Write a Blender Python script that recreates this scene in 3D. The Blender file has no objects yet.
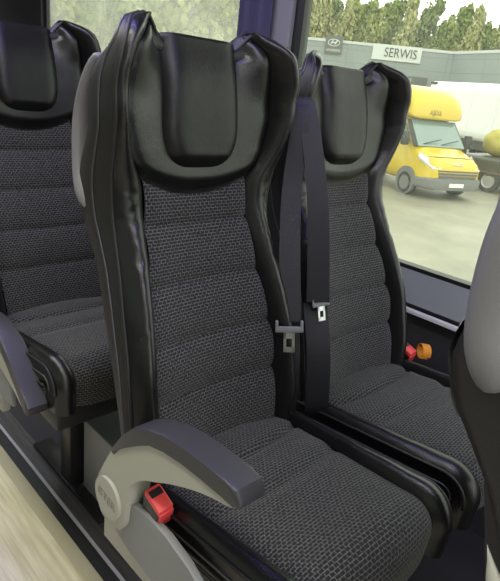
import bpy, bmesh, math, random
import numpy as np
from mathutils import Vector, Matrix
random.seed(7)
COL = bpy.context.scene.collection
R = math.radians

# ------------------------------------------------------------------ materials
def nmat(name):
    m = bpy.data.materials.new(name); m.use_nodes = True
    nt = m.node_tree; b = nt.nodes['Principled BSDF']
    return m, nt, b
def N(nt, t, **kw):
    n = nt.nodes.new(t)
    for k, v in kw.items(): setattr(n, k, v)
    return n
def simple(name, col, rough=.5, metal=0, bump=0, bscale=200, vary=0, spec=.5, coat=0, vscale=8):
    m, nt, b = nmat(name)
    b.inputs['Base Color'].default_value = (*col, 1)
    b.inputs['Roughness'].default_value = rough
    b.inputs['Metallic'].default_value = metal
    b.inputs['Specular IOR Level'].default_value = spec
    if coat: b.inputs['Coat Weight'].default_value = coat
    tc = N(nt, 'ShaderNodeTexCoord')
    if bump:
        n = N(nt, 'ShaderNodeTexNoise'); n.inputs['Scale'].default_value = bscale; n.inputs['Detail'].default_value = 3
        nt.links.new(tc.outputs['Object'], n.inputs['Vector'])
        bp = N(nt, 'ShaderNodeBump'); bp.inputs['Strength'].default_value = bump; bp.inputs['Distance'].default_value = .004
        nt.links.new(n.outputs['Fac'], bp.inputs['Height']); nt.links.new(bp.outputs['Normal'], b.inputs['Normal'])
    if vary:
        n = N(nt, 'ShaderNodeTexNoise'); n.inputs['Scale'].default_value = vscale; n.inputs['Detail'].default_value = 6
        nt.links.new(tc.outputs['Object'], n.inputs['Vector'])
        r = N(nt, 'ShaderNodeValToRGB')
        r.color_ramp.elements[0].position = .3; r.color_ramp.elements[1].position = .7
        r.color_ramp.elements[0].color = (*[c*(1-vary) for c in col], 1)
        r.color_ramp.elements[1].color = (*[min(1, c*(1+vary)) for c in col], 1)
        nt.links.new(n.outputs['Fac'], r.inputs['Fac']); nt.links.new(r.outputs['Color'], b.inputs['Base Color'])
    return m

def leather(name, col, rough=.38):
    m, nt, b = nmat(name)
    b.inputs['Base Color'].default_value = (*col, 1)
    b.inputs['Roughness'].default_value = rough
    b.inputs['Specular IOR Level'].default_value = .5
    tc = N(nt, 'ShaderNodeTexCoord')
    v = N(nt, 'ShaderNodeTexVoronoi'); v.inputs['Scale'].default_value = 420
    n = N(nt, 'ShaderNodeTexNoise'); n.inputs['Scale'].default_value = 28; n.inputs['Detail'].default_value = 4
    nt.links.new(tc.outputs['Object'], v.inputs['Vector']); nt.links.new(tc.outputs['Object'], n.inputs['Vector'])
    b1 = N(nt, 'ShaderNodeBump'); b1.inputs['Strength'].default_value = .18; b1.inputs['Distance'].default_value = .001
    b2 = N(nt, 'ShaderNodeBump'); b2.inputs['Strength'].default_value = .25; b2.inputs['Distance'].default_value = .004
    nt.links.new(v.outputs['Distance'], b1.inputs['Height']); nt.links.new(n.outputs['Fac'], b2.inputs['Height'])
    nt.links.new(b1.outputs['Normal'], b2.inputs['Normal']); nt.links.new(b2.outputs['Normal'], b.inputs['Normal'])
    mr = N(nt, 'ShaderNodeMapRange'); mr.inputs['To Min'].default_value = rough-.07; mr.inputs['To Max'].default_value = rough+.1
    nt.links.new(n.outputs['Fac'], mr.inputs['Value']); nt.links.new(mr.outputs['Result'], b.inputs['Roughness'])
    return m

def fabric(name, dark, light, bw=.0102, bh=.0061):
    """woven upholstery: small dark oblong cells outlined by paler thread (UV in metres)"""
    m, nt, b = nmat(name)
    b.inputs['Roughness'].default_value = .9
    b.inputs['Specular IOR Level'].default_value = .15
    b.inputs['Sheen Weight'].default_value = .15
    uv = N(nt, 'ShaderNodeTexCoord')
    br = N(nt, 'ShaderNodeTexBrick')
    br.inputs['Color1'].default_value = (*dark, 1)
    br.inputs['Color2'].default_value = (*[c*1.35 for c in dark], 1)
    br.inputs['Mortar'].default_value = (*light, 1)
    br.inputs['Scale'].default_value = 1.0
    br.inputs['Brick Width'].default_value = bw
    br.inputs['Row Height'].default_value = bh
    br.inputs['Mortar Size'].default_value = .0010
    br.inputs['Mortar Smooth'].default_value = .45
    br.inputs['Bias'].default_value = 0
    br.offset = .5
    nt.links.new(uv.outputs['UV'], br.inputs['Vector'])
    # threads break the outline up into dashes
    n = N(nt, 'ShaderNodeTexNoise'); n.inputs['Scale'].default_value = 240; n.inputs['Detail'].default_value = 2
    nt.links.new(uv.outputs['UV'], n.inputs['Vector'])
    mx = N(nt, 'ShaderNodeMix'); mx.data_type = 'RGBA'
    mx.inputs['A'].default_value = (*dark, 1)
    mr = N(nt, 'ShaderNodeMapRange'); mr.inputs['From Min'].default_value = .32; mr.inputs['From Max'].default_value = .55
    nt.links.new(n.outputs['Fac'], mr.inputs['Value']); nt.links.new(mr.outputs['Result'], mx.inputs['Factor'])
    nt.links.new(br.outputs['Color'], mx.inputs['B']); nt.links.new(mx.outputs['Result'], b.inputs['Base Color'])
    bp = N(nt, 'ShaderNodeBump'); bp.inputs['Strength'].default_value = .5; bp.inputs['Distance'].default_value = .0012
    bp.invert = True
    nt.links.new(br.outputs['Fac'], bp.inputs['Height']); nt.links.new(bp.outputs['Normal'], b.inputs['Normal'])
    return m

M = {}
M['leather'] = leather('black_leather', (.005, .005, .005), .30)
M['leather_pad'] = leather('black_leather_pad', (.007, .007, .007), .36)
M['leather_pad'].node_tree.nodes['Principled BSDF'].inputs['Specular IOR Level'].default_value = .32
M['fabric'] = fabric('woven_fabric', (.014, .014, .015), (.112, .109, .105))
M['shell'] = simple('black_shell', (.010, .010, .011), .5, bump=.12, bscale=300)
M['pipe'] = simple('grey_piping', (.045, .045, .05), .4)
M['grey'] = simple('grey_plastic', (.40, .395, .345), .5, bump=.10, bscale=600)
M['grey_cool'] = simple('cool_grey_plastic', (.21, .215, .222), .45, bump=.08, bscale=500)
M['dark_plastic'] = simple('dark_plastic', (.036, .036, .040), .42, bump=.15, bscale=700)
M['black'] = simple('black_plastic', (.010, .010, .011), .4)
M['steel_black'] = simple('black_steel', (.010, .010, .011), .35)
M['red'] = simple('red_button', (.75, .06, .065), .4)
M['orange'] = simple('orange_webbing', (.72, .27, .02), .7, bump=.4, bscale=500)
M['chrome'] = simple('brushed_metal', (.62, .62, .62), .28, metal=1)
M['belt'] = simple('belt_webbing', (.012, .012, .015), .5, bump=.3, bscale=900)
M['rear_fabric'] = simple('dark_rear_cloth', (.018, .018, .017), .75, bump=.3, bscale=700)
M['grey_handle'] = simple('grey_handle_plastic', (.17, .17, .185), .45, bump=.08, bscale=500)
M['white'] = simple('white_tag', (.8, .8, .78), .6)

# ------------------------------------------------------------------ helpers
def link(o, parent=None):
    COL.objects.link(o)
    if parent: o.parent = parent
    return o
def mesh_obj(name, verts, faces, mat, parent=None, smooth=True, uvs=None, fix=True):
    me = bpy.data.meshes.new(name)
    me.from_pydata([tuple(v) for v in verts], [], faces); me.update()
    if uvs is not None:
        l = me.uv_layers.new(name='UVMap')
        for lp in me.loops: l.data[lp.index].uv = uvs[lp.vertex_index]
    if fix:
        bm = bmesh.new(); bm.from_mesh(me); bmesh.ops.recalc_face_normals(bm, faces=bm.faces); bm.to_mesh(me); bm.free()
    if smooth: me.polygons.foreach_set('use_smooth', [True]*len(me.polygons))
    me.materials.append(mat)
    return link(bpy.data.objects.new(name, me), parent)
def bm_obj(name, bm, mat, parent=None, smooth=False, angle=None):
    me = bpy.data.meshes.new(name); bmesh.ops.recalc_face_normals(bm, faces=bm.faces); bm.to_mesh(me); bm.free()
    if smooth: me.polygons.foreach_set('use_smooth', [True]*len(me.polygons))
    if angle and smooth: me.set_sharp_from_angle(angle=R(angle))
    me.materials.append(mat)
    return link(bpy.data.objects.new(name, me), parent)
def grid(fn, nu, nv, closed_u=False):
    V = []; UV = []; F = []
    for j in range(nv+1):
        for i in range(nu+(0 if closed_u else 1)):
            p, uv = fn(i/nu, j/nv); V.append(p); UV.append(uv)
    w = nu if closed_u else nu+1
    for j in range(nv):
        for i in range(nu):
            a = j*w+i; b = j*w+(i+1) % w
            F.append((a, b, b+w, a+w))
    return V, F, UV
def patch(name, fn, nu, nv, mat, parent=None, closed_u=False):
    V, F, UV = grid(fn, nu, nv, closed_u)
    return mesh_obj(name, V, F, mat, parent, uvs=UV)
def box_bm(bm, x0, x1, y0, y1, z0, z1, bev=0, seg=2):
    r = bmesh.ops.create_cube(bm, size=1)
    for v in r['verts']:
        v.co = Vector(((x0+x1)/2+v.co.x*(x1-x0), (y0+y1)/2+v.co.y*(y1-y0), (z0+z1)/2+v.co.z*(z1-z0)))
    if bev:
        es = list({e for v in r['verts'] for e in v.link_edges})
        bmesh.ops.bevel(bm, geom=es, offset=bev, segments=seg, affect='EDGES', profile=.5)
def box(name, x0, x1, y0, y1, z0, z1, mat, parent=None, bev=0, seg=2):
    bm = bmesh.new(); box_bm(bm, x0, x1, y0, y1, z0, z1, bev, seg)
    return bm_obj(name, bm, mat, parent, smooth=bool(bev), angle=40)
def tube_data(pts, rad, n=10, flat=1.0, closed=False, up=Vector((0, 0, 1))):
    pts = [Vector(p) for p in pts]; V = []; F = []; L = len(pts)
    prev = None
    for i, p in enumerate(pts):
        a = pts[(i-1) % L] if (closed or i > 0) else pts[i]
        b = pts[(i+1) % L] if (closed or i < L-1) else pts[i]
        t = (b-a).normalized()
        if prev is None:
            s = t.cross(up)
            if s.length < 1e-4: s = t.cross(Vector((1, 0, 0)))
            s.normalize()
        else:
            s = prev-t*prev.dot(t); s.normalize()
        prev = s; u = s.cross(t)
        r = rad[i] if hasattr(rad, '__len__') else rad
        for k in range(n):
            an = 2*math.pi*k/n
            V.append(p+s*math.cos(an)*r+u*math.sin(an)*r*flat)
    m = L if closed else L-1
    for i in range(m):
        for k in range(n):
            a = i*n+k; b = i*n+(k+1) % n; c = ((i+1) % L)*n
            F.append((a, b, c+(k+1) % n, c+k))
    if not closed:
        F.append(tuple(range(n))[::-1]); F.append(tuple((L-1)*n+k for k in range(n)))
    return V, F
def tube(name, pts, rad, mat, parent=None, n=10, flat=1.0, closed=False, up=Vector((0, 0, 1))):
    V, F = tube_data(pts, rad, n, flat, closed, up)
    return mesh_obj(name, V, F, mat, parent)
def prism(name, poly, axis, lo, hi, mat, parent=None, bev=0, seg=3):
    """closed polygon extruded along an axis ('x','y','z'); bevelled rims"""
    bm = bmesh.new()
    def mk(a, b, c):
        return {'y': (a, c, b), 'x': (c, a, b), 'z': (a, b, c)}[axis]
    lo_v = [bm.verts.new(mk(a, b, lo)) for a, b in poly]
    hi_v = [bm.verts.new(mk(a, b, hi)) for a, b in poly]
    n = len(poly)
    f1 = bm.faces.new(lo_v); f2 = bm.faces.new(hi_v)
    for i in range(n): bm.faces.new((lo_v[i], lo_v[(i+1) % n], hi_v[(i+1) % n], hi_v[i]))
    if bev:
        es = list(set(f1.edges) | set(f2.edges))
        bmesh.ops.bevel(bm, geom=es, offset=bev, segments=seg, affect='EDGES', profile=.5)
    return bm_obj(name, bm, mat, parent, smooth=True, angle=35)
def cyl(name, c, axis, r, h, mat, parent=None, n=32, bev=0):
    poly = [(c[0]+r*math.cos(2*math.pi*k/n), c[1]+r*math.sin(2*math.pi*k/n)) for k in range(n)]
    return prism(name, poly, axis, h[0], h[1], mat, parent, bev)
class Spl:
    """smoothed piecewise-linear profile"""
    def __init__(s, pts, blur=.06):
        xs = np.array([p[0] for p in pts], float); ys = np.array([p[1] for p in pts], float)
        s.x = np.linspace(xs[0], xs[-1], 500); y = np.interp(s.x, xs, ys)
        w = max(3, int(500*blur)) | 1; k = np.hanning(w+2)[1:-1]; k /= k.sum()
        pad = w//2
        yp = np.concatenate([2*y[0]-y[1:pad+1][::-1], y, 2*y[-1]-y[-pad-1:-1][::-1]])
        s.y = np.convolve(yp, k, 'valid')
    def __call__(s, t): return float(np.interp(t, s.x, s.y))
def thing(name, label, cat, loc=(0, 0, 0), rot=0, group=None):
    o = bpy.data.objects.new(name, None); COL.objects.link(o); o.empty_display_size = .1
    o.location = loc; o.rotation_euler = (0, 0, rot)
    o['label'] = label; o['category'] = cat
    if group: o['group'] = group
    return o
def tag(o, label, cat, group=None):
    o['label'] = label; o['category'] = cat
    if group: o['group'] = group
    return o
def struct(o): o['kind'] = 'structure'; return o
def text_mesh(name, body, size, mat, parent, matrix, depth=.004, align='CENTER'):
    cu = bpy.data.curves.new(name, 'FONT'); cu.body = body; cu.size = size; cu.extrude = depth
    cu.align_x = align; cu.align_y = 'CENTER'
    tmp = bpy.data.objects.new(name, cu); COL.objects.link(tmp)
    dg = bpy.context.evaluated_depsgraph_get()
    me = bpy.data.meshes.new_from_object(tmp.evaluated_get(dg))
    bpy.data.objects.remove(tmp); bpy.data.curves.remove(cu)
    me.transform(matrix); me.materials.clear(); me.materials.append(mat)
    return link(bpy.data.objects.new(name, me), parent)
def sstep(a, b, x):
    t = min(1, max(0, (x-a)/(b-a))); return t*t*(3-2*t)

# ------------------------------------------------------------------ the seat
TH = math.atan(.27); ST, CT = math.sin(TH), math.cos(TH)
DZ = 0
HT = .79
def bp(s, h, d): return Vector((-h*ST+d*CT, s, .465+DZ+h*CT+d*ST))
Wo = Spl([(-.04, .196), (.08, .204), (.2, .200), (.3, .192), (.38, .184), (.45, .181), (.52, .185), (.58, .192), (.64, .199), (.69, .200), (.725, .192), (.75, .181), (.77, .165), (.782, .148), (.79, .124)], .015)
Ff = Spl([(-.04, .145), (.08, .153), (.2, .150), (.3, .138), (.4, .126), (.5, .120), (.6, .124)], .1)
Gs = Spl([(.50, .118), (.54, .130), (.58, .150), (.64, .164), (.70, .158), (.74, .144), (.765, .124), (.785, .104), (.80, .098)], .04)
d0 = Spl([(-.04, .0), (.1, .012), (.22, .018), (.36, .008), (.48, .0), (.58, .012), (.68, .028), (.80, .035)], .1)
Cb = Spl([(-.04, .030), (.06, .042), (.3, .042), (.40, .034), (.48, .026), (.56, .028), (.64, .032), (.72, .030), (.80, .020)], .08)
Rm = Spl([(-.04, .0), (.2, .0), (.45, .0), (.54, .016), (.62, .045), (.70, .054), (.75, .040), (.80, .024)], .08)
Dr = Spl([(-.05, -.008), (.1, -.010), (.2, -.022), (.3, -.042), (.4, -.068), (.47, -.098), (.52, -.100), (.55, -.086), (.58, -.058), (.62, -.016), (.67, .006), (.70, .018), (.718, .036), (.732, .066), (.745, .084), (.80, .076)], .015)   # rim forward of the inner edge
def hb(s): return .505+.030*(abs(s)/.12)**2.4
def htop(s): return HT-.034*(1-sstep(.080, .112, abs(s)))
def inner(h):
    t = sstep(.505, .56, h)
    return Ff(min(h, .6))*(1-t)+Gs(max(h, .5))*t
def ear(s, h): return .040*sstep(.075, .145, abs(s))*sstep(.66, .775, h)
def dwrap(s, h):                                     # how the front face curls forward towards the sides
    return d0(h)+.024*(abs(s)/.15)**2+ear(s, h)
SEAMS = [.128, .232, .342, .452]
def fab_d(u, h):
    s = u*Ff(h)
    d = dwrap(s, h)
    edges = [-.05]+SEAMS+[hb(s)+.01]
    for a, b in zip(edges, edges[1:]):
        if a <= h <= b:
            f = (h-a)/(b-a); d += .017*(max(0, math.sin(math.pi*f)))**.38-.010
    d -= .006*abs(u)**10
    return d
_fr = random.Random(5)
FOLDS = {sg: [(_fr.uniform(.36, .52), _fr.uniform(-.05, .05), _fr.uniform(.0015, .0040), _fr.uniform(.004, .009)) for _ in range(11)]+[(_fr.uniform(.1, .36), _fr.uniform(-.08, .08), _fr.uniform(.0008, .002), _fr.uniform(.006, .014)) for _ in range(6)] for sg in (-1, 1)}
def bol(s_sign, w, h):
    si = inner(h); so = Wo(h)
    s = si+(so-si)*w
    di = dwrap(si, h)-.008
    up = 1-(1-min(w/.5, 1))**2.3
    dn = 1-.86*max(0, (w-.5)/.5)**2.0
    c = Cb(h)*up*dn
    rim = (Rm(h)-.004)*w
    wr = 0
    for hk, tl, am, wdt in FOLDS[s_sign]:
        wr -= am*math.exp(-((h-hk-tl*(w-.5))/wdt)**2)
    wr *= math.sin(math.pi*min(1, w*1.02))*sstep(.3, .65, w)*.6
    return s_sign*s, di+c+rim+wr
def rim_pt(sg, h):
    s, d = bol(sg, 1, h); return s, d
DB = -.062
def side_bulge(h): return .005+.003*sstep(.3, .5, h)

def cushion_path(t):
    """centre line of the seat cushion from the back to the front lip: point (x,z) and normal"""
    k = .11; L = .365; r = .05
    al = math.atan(k)
    if t <= L:
        return t, .470+DZ+k*t, (-math.sin(al), math.cos(al))
    a = (t-L)/r
    cx, cz = L+r*math.sin(al), .470+DZ+k*L-r*math.cos(al)
    if a < 1.75:
        an = math.pi/2+al-a
        return cx+r*math.cos(an), cz+r*math.sin(an), (math.cos(an), math.sin(an))
    an = math.pi/2+al-1.75; e = (a-1.75)*r
    return cx+r*math.cos(an)+e*math.sin(an), cz+r*math.sin(an)-e*math.cos(an), (math.cos(an), math.sin(an))
TL = .505
Fc = Spl([(-.06, .168), (.05, .172), (.15, .168), (.3, .158), (.42, .152), (.56, .150)], .1)
def cush(s, t, n):
    x, z, nn = cushion_path(t)
    return Vector((x+nn[0]*n, s, z+nn[1]*n))
def cush_n(u, t):
    s = u*Fc(t)
    n = .010*(1-u*u)+.010*u**2*sstep(.0, .2, t)*0
    xs1 = .095-.030*(s/.17)**2; xs2 = .200-.025*(s/.17)**2
    for xs, dep, wd in ((xs1, .010, .009), (xs2, .006, .016)):
        n -= dep*math.exp(-((t-xs)/wd)**2)
    n += .008*math.exp(-((t-.04)/.045)**2)+.004*math.exp(-((t-.15)/.04)**2)
    n -= .006*abs(u)**12
    return n

def make_seat(label, loc, armrest=False, handle=False, arm_turn=0, name='bus_seat', group='reclining coach seats', buckle_side=-1, recline=0, dz=0, edge=False, grip=.0095, knee=.03):
    global ST, CT, DZ
    th = TH+R(recline); ST, CT, DZ = math.sin(th), math.cos(th), dz
    root = thing(name, label, 'seat', loc, 0, group)
    # --- backrest: woven centre panel
    def f(u, v):
        uu = 2*u-1; h0 = -.05+v*.70
        s0 = uu*.13
        h = -.05+v*(hb(s0)+.05)
        s = uu*Ff(h)
        return bp(s, h, fab_d(uu, h)), (s, h)
    patch('backrest_panel', f, 36, 120, M['fabric'], root)
    # --- leather side bolsters that grow into the head wings
    for sg in (-1, 1):
        def g(u, v, sg=sg):
            h = -.05+v*(HT+.05)
            w = u
            s, d = bol(sg, w, h)
            return bp(s, h, d), (s, h)
        patch('side_bolster', g, 26, 170, M['leather'], root)
    # --- leather head section around the pad
    def q(u, v):
        uu = 2*u-1
        s1 = uu*.12
        h = hb(s1)+v*(htop(uu*.108)-hb(s1))
        s = uu*inner(h)*1.0
        d = dwrap(s, h)+.004
        e = v
        d += .016*sstep(0, .12, e)*(1-.5*abs(uu)**3)-.012*sstep(.93, 1, e)*(1-uu**4)-.008*abs(uu)**14
        d += .0015*math.sin(18*s+7*h)*math.sin(math.pi*v)
        return bp(s, h, d), (s, h)
    patch('headrest_surround', q, 40, 50, M['leather'], root)
    # --- the pad itself: a thick U with a flap that rolls over the top
    def pd(u, v):
        uu = 2*u-1
        hbt, htp = .546, .769
        if v < .86:
            a = v/.86; h = hbt+(htp-hbt)*a; roll = 0
        else:
            h = htp; roll = (v-.86)/.14
        top_w = .093-.008*a**1.5 if v < .86 else .085
        bot = min(1, (h-hbt)/.095)
        hw = top_w*(1-(1-bot)**2.7)**(1/2.7)
        s = uu*max(hw, .002)
        base = dwrap(s, h)+.016
        edge = (1-abs(uu)**7)
        eb = sstep(0, .10, v)**.7
        th = (.027+.006*(1-uu*uu))*edge*eb*(1-.18*sstep(.6, .86, v))
        d = base+th-.004
        hh = h
        if roll > 0:
            ang = roll*math.pi/2
            hh = h+.010*math.sin(ang)*(1) ; d = d-.085*(1-math.cos(ang))-.02*roll
        return bp(s, hh, d), (s, h)
    patch('headrest_pad', pd, 34, 56, M['leather_pad'], root)
    seam = []
    for i in range(41):
        u = i/40*2-1
        if abs(u) < 0: pass
    # --- outer boot and rear shell
    hs = [-.05+i/60*(HT+.05) for i in range(61)]
    outline = [(-1, h) for h in hs]
    topn = 20
    ring = []
    for h in hs: ring.append(('l', h, 0))
    for i in range(1, topn): ring.append(('t', HT, -1+2*i/topn))
    for h in hs[::-1]: ring.append(('r', h, 0))
    prof = [(0, 0), (.10, .55), (.30, 1.0), (.62, 1.0), (.88, .45), (1.0, -.25)]   # across the side wall: depth fraction, bulge
    V = []; F = []
    def ring_pt(e, fr, bl, k=1):
        kind, h, t = e
        if kind in 'lr':
            sg = -1 if kind == 'l' else 1
            s, d = rim_pt(sg, h); s += sg*side_bulge(h)*bl; hh = h
        else:
            sw = Wo(HT); s = t*sw; _, dr = rim_pt(1, HT)
            d = dr+(dwrap(s, HT)-dr)*(1-abs(t)**3); hh = htop(s)-.004+.012*bl
        back = Dr(hh) if kind in 'lr' else Dr(HT)*abs(t)**4-.030*(1-abs(t)**4)
        dd = d+(back-d)*fr
        if k < 1: return bp(s*k, min(hh, htop(s*k)-.005), dd-.026*(1-k*k))
        return bp(s, hh, dd)
    rings = [[ring_pt(e, fr, bl) for e in ring] for fr, bl in prof]
    for k in (.85, .6, .3, 0):
        rr = [ring_pt(e, 1, -.25, k) for e in ring]
        rings.append(rr)
    n = len(ring)
    for rr in rings: V += rr
    for j in range(len(rings)-1):
        for i in range(n-1):
            F.append((j*n+i, j*n+i+1, (j+1)*n+i+1, (j+1)*n+i))
    mesh_obj('back_shell', V, F, M['shell'], root)
    def rp(u, v):
        uu = 2*u-1; h = -.06+v*.535; s = uu*(Wo(h)-.018)
        e = (1-abs(uu)**4)*(1-abs(2*v-1)**6)
        return bp(s, h, Dr(h)-.006-knee*e*sstep(-.06, .2, h)*sstep(.5, .2, h)-.035*e*(knee/.085)), (s, h)
    for sg in ((-1, 1) if edge else ()):
        def et(u, v, sg=sg):
            h = -.05+v*.39; a = u*2*math.pi
            return bp(sg*(Wo(h)-.004+.007*math.cos(a)*sstep(1.0, .9, v)), h, Dr(h)-.014+.009*math.sin(a)*sstep(1.0, .9, v)), (u, h)
        patch('edge_trim', et, 12, 24, M['grey'], root, closed_u=True)
    patch('rear_panel', rp, 24, 40, M['rear_fabric'], root)
    def sc_(u, v):
        uu = 2*u-1; h = .455+v*.30; s = uu*(Wo(h)-.010)
        e = (1-abs(uu)**6)*(1-abs(2*v-1)**8)
        ed = Dr(h)*abs(uu)**4+(-.075+.03*sstep(.6, .76, h))*(1-abs(uu)**4)
        return bp(s, h, ed-.008-.022*e), (s, h)
    patch('shoulder_cover', sc_, 24, 30, M['grey_cool'], root)
    # --- piping along the rim and a second welt along the boot
    pts = [ring_pt(e, .02, .05)+Vector((.001, 0, 0)) for e in ring if not (e[0] in 'lr' and e[1] < -.02)]
    tube('rim_piping', pts, .0036, M['shell'], root, n=8)
    for kind in 'lr':
        pts = [ring_pt((kind, h, 0), .42, 1.05) for h in hs if h > 0]
        tube('boot_piping', pts, .0022, M['pipe'], root, n=6)
    # --- cushion
    def cf(u, v):
        uu = 2*u-1; t = -.05+v*(TL+.05); s = uu*Fc(t)
        return cush(s, t, cush_n(uu, t)), (s, t)
    patch('seat_cushion', cf, 36, 120, M['fabric'], root)
    for sg in (-1, 1):
        def cbf(u, v, sg=sg):
            t = -.05+v*(TL+.05)
            si = Fc(t); so = .206-.004*sstep(.3, .5, t)
            end = sstep(TL, TL-.03, t)
            if u <= .6:
                w = u/.6
                s = si+(so-si)*w
                up = 1-(1-min(w/.45, 1))**2.2
                dn = 1-.75*max(0, (w-.45)/.55)**2.2
                nn = -.006+.024*up*dn+.0004*math.sin(t*60+w*5)*up*dn
            else:
                w = (u-.6)/.4
                s = so+.004*math.sin(math.pi*w)-.006*w
                nn = .0-.070*w
            return cush(sg*s, t, nn), (s, t)
        patch('cushion_bolster', cbf, 30, 90, M['leather'], root)
        for q_, nn in ((0, .001), (1, -.026), (2, -.05)):
            pts = [cush(sg*(.2075-.004*sstep(.3, .5, t)+.001*q_), t, nn) for t in [-.03+i/50*(TL-.02) for i in range(51)]]
            tube('cushion_piping', pts, .0032 if q_ != 1 else .002, M['shell'] if q_ != 1 else M['pipe'], root, n=7)
    box('seat_pan', -.06, .385, -.185, .185, .36, .425, M['black'], root, .012)
    # --- pedestal
    box('leg', .12, .185, -.055, -.005, .012, .38, M['steel_black'], root, .006)
    box('leg', .12, .185, .12, .16, .012, .38, M['steel_black'], root, .006)
    box('foot_rail', -.06, .36, -.06, .0, 0, .014, M['steel_black'], root, .004)
    # --- buckle on its stalk beside the cushion
    bs = buckle_side
    if True:
        bx, by, bz = (.108, -.217, .488+DZ) if bs < 0 else (.022, .216, .486+DZ)
        bm = bmesh.new(); box_bm(bm, -.024, .024, -.016, .016, -.075, .030, .006)
        mtx = Matrix.Translation((bx, by, bz)) @ Matrix.Rotation(R(20), 4, 'Y') @ Matrix.Rotation(R(12), 4, 'X')
        bm.transform(mtx)
        bk = bm_obj('belt_buckle', bm, M['black'], root, True, 40)
        bm = bmesh.new(); box_bm(bm, -.0225, .0235, -.0145, .0145, .020, .038, .004)
        box_bm(bm, .022, .026, -.0135, .0135, -.012, .028, .0015)
        bm.transform(mtx); bm_obj('release_button', bm, M['red'], bk, True, 40)
        bm = bmesh.new(); box_bm(bm, -.016, -.003, -.011, .011, .0375, .0388); bm.transform(mtx)
        bm_obj('buckle_slot', bm, M['black'], bk)
    if handle:
        hp = [(-.178, .490, -.066), (-.188, .515, -.072), (-.191, .56, -.075), (-.192, .62, -.062), (-.191, .665, -.042), (-.190, .70, -.012), (-.186, .722, .012), (-.178, .735, .03)]
        P = [bp(*p) for p in hp]
        # smooth by subdividing
        Q = []
        for i in range(len(P)-1):
            for k in range(6):
                t = k/6; a = P[max(0, i-1)]; b = P[i]; c = P[i+1]; d = P[min(len(P)-1, i+2)]
                Q.append(.5*((2*b)+(c-a)*t+(2*a-5*b+4*c-d)*t*t+(3*b-a-3*c+d)*t**3))
        Q.append(P[-1])
        V = []; F = []; m = 18; Y = Vector((0, 1, 0))
        for i, p in enumerate(Q):
            t = (Q[min(len(Q)-1, i+1)]-Q[max(0, i-1)]).normalized()
            lat = (Y-t*Y.dot(t)).normalized(); o = lat.cross(t)
            kb = math.exp(-((i-7)/5)**2); e = sstep(-1, 3, i)*sstep(len(Q), len(Q)-4, i)
            for k in range(m):
                a = 2*math.pi*k/m
                V.append(p+Vector((1, 0, .27))*(grip-.0095)*.93+lat*(.017+(.026+.004*kb)*math.cos(a)*e)+o*(grip+.005*kb)*math.sin(a)*e)
        for i in range(len(Q)-1):
            for k in range(m): F.append((i*m+k, i*m+(k+1) % m, (i+1)*m+(k+1) % m, (i+1)*m+k))
        mesh_obj('grab_handle', V, F, M['grey_handle'], root)
    if armrest:
        arm = bpy.data.objects.new('armrest', None); COL.objects.link(arm); arm.parent = root
        y0, y1 = -.248, -.205
        piv = Vector((.010, 0, .457))
        outer = [(-.033, .425), (-.036, .462), (-.016, .508), (.012, .557), (.045, .603), (.08, .635), (.115, .653), (.155, .665), (.20, .672), (.25, .675), (.29, .676), (.313, .675)]
        innr = [(.318, .660), (.303, .648), (.27, .639), (.23, .624), (.18, .600), (.14, .577), (.105, .556), (.075, .527), (.066, .494), (.060, .457), (.055, .425), (.036, .403), (.0, .398), (-.022, .405)]
        def sm(poly):
            out = []; n = len(poly)
            for i in range(n):
                a, b, c, d = [Vector((*poly[(i+k) % n], 0)) for k in (-1, 0, 1, 2)]
                for k in range(6):
                    t = k/6
                    p = .5*((2*b)+(c-a)*t+(2*a-5*b+4*c-d)*t*t+(3*b-a-3*c+d)*t**3); out.append((p.x, p.y))
            return out
        parts = []
        parts.append(prism('arm_body', sm(outer+innr), 'y', y0, y1, M['grey'], arm, .006))
        # dark soft pad along the top
        top = outer[3:]
        pp = []
        ext = [(p[0], p[1]) for p in top]
        nrm = []
        up_ = []; lo_ = []
        for i, p in enumerate(ext):
            a = ext[max(0, i-1)]; b = ext[min(len(ext)-1, i+1)]
            dx, dz = b[0]-a[0], b[1]-a[1]; L = math.hypot(dx, dz)
            nx, nz = -dz/L, dx/L
            e = sstep(0, 3, i)
            up_.append((p[0]+nx*(.003+.004*e), p[1]+nz*(.003+.004*e))); lo_.append((p[0]-nx*(.009+.011*e), p[1]-nz*(.009+.011*e)))
        poly = up_+[(.322, .668), (.323, .660), (.319, .655)]+lo_[::-1]
        parts.append(prism('arm_pad', poly, 'y', y0-.003, y1+.003, M['dark_plastic'], arm, .0058))
        parts.append(cyl('pivot_cap', (.008, .455), 'y', .040, (y0-.006, y0+.01), M['grey'], arm, 40, .003))
        tm = Matrix.Translation((.008, y0-.0062, .452)) @ Matrix.Rotation(R(0), 4, 'Y') @ Matrix.Rotation(R(90), 4, 'X')
        tm = Matrix.Translation((.008, y0-.0062, .455)) @ Matrix.Rotation(R(8), 4, 'Y') @ Matrix.Rotation(R(90), 4, 'X')
        tx = text_mesh('embossed_lettering', 'ISTER', .024, simple('embossed_grey', (.20, .195, .175), .5), arm, tm, .0006)
        parts.append(tx)
        arm.location = piv+Vector((0, 0, DZ))
        for o in parts: o.location = -piv
        arm.rotation_euler = (0, R(arm_turn), 0)
        # grey side trim that carries the arm
        cov = [(-.02, .385), (-.03, .43), (.0, .455), (.06, .470), (.11, .484), (.16, .480), (.22, .466), (.262, .450), (.262, .355), (.16, .352), (.06, .368)]
        prism('side_cover', [(x, z+DZ) for x, z in cov], 'y', -.238, -.224, M['grey_cool'], root, .005)
        prism('side_frame', [(-.085, .27), (-.085, .40), (.10, .40), (.10, .27)], 'y', -.205, -.180, M['grey'], root, .005)
    return root

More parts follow.
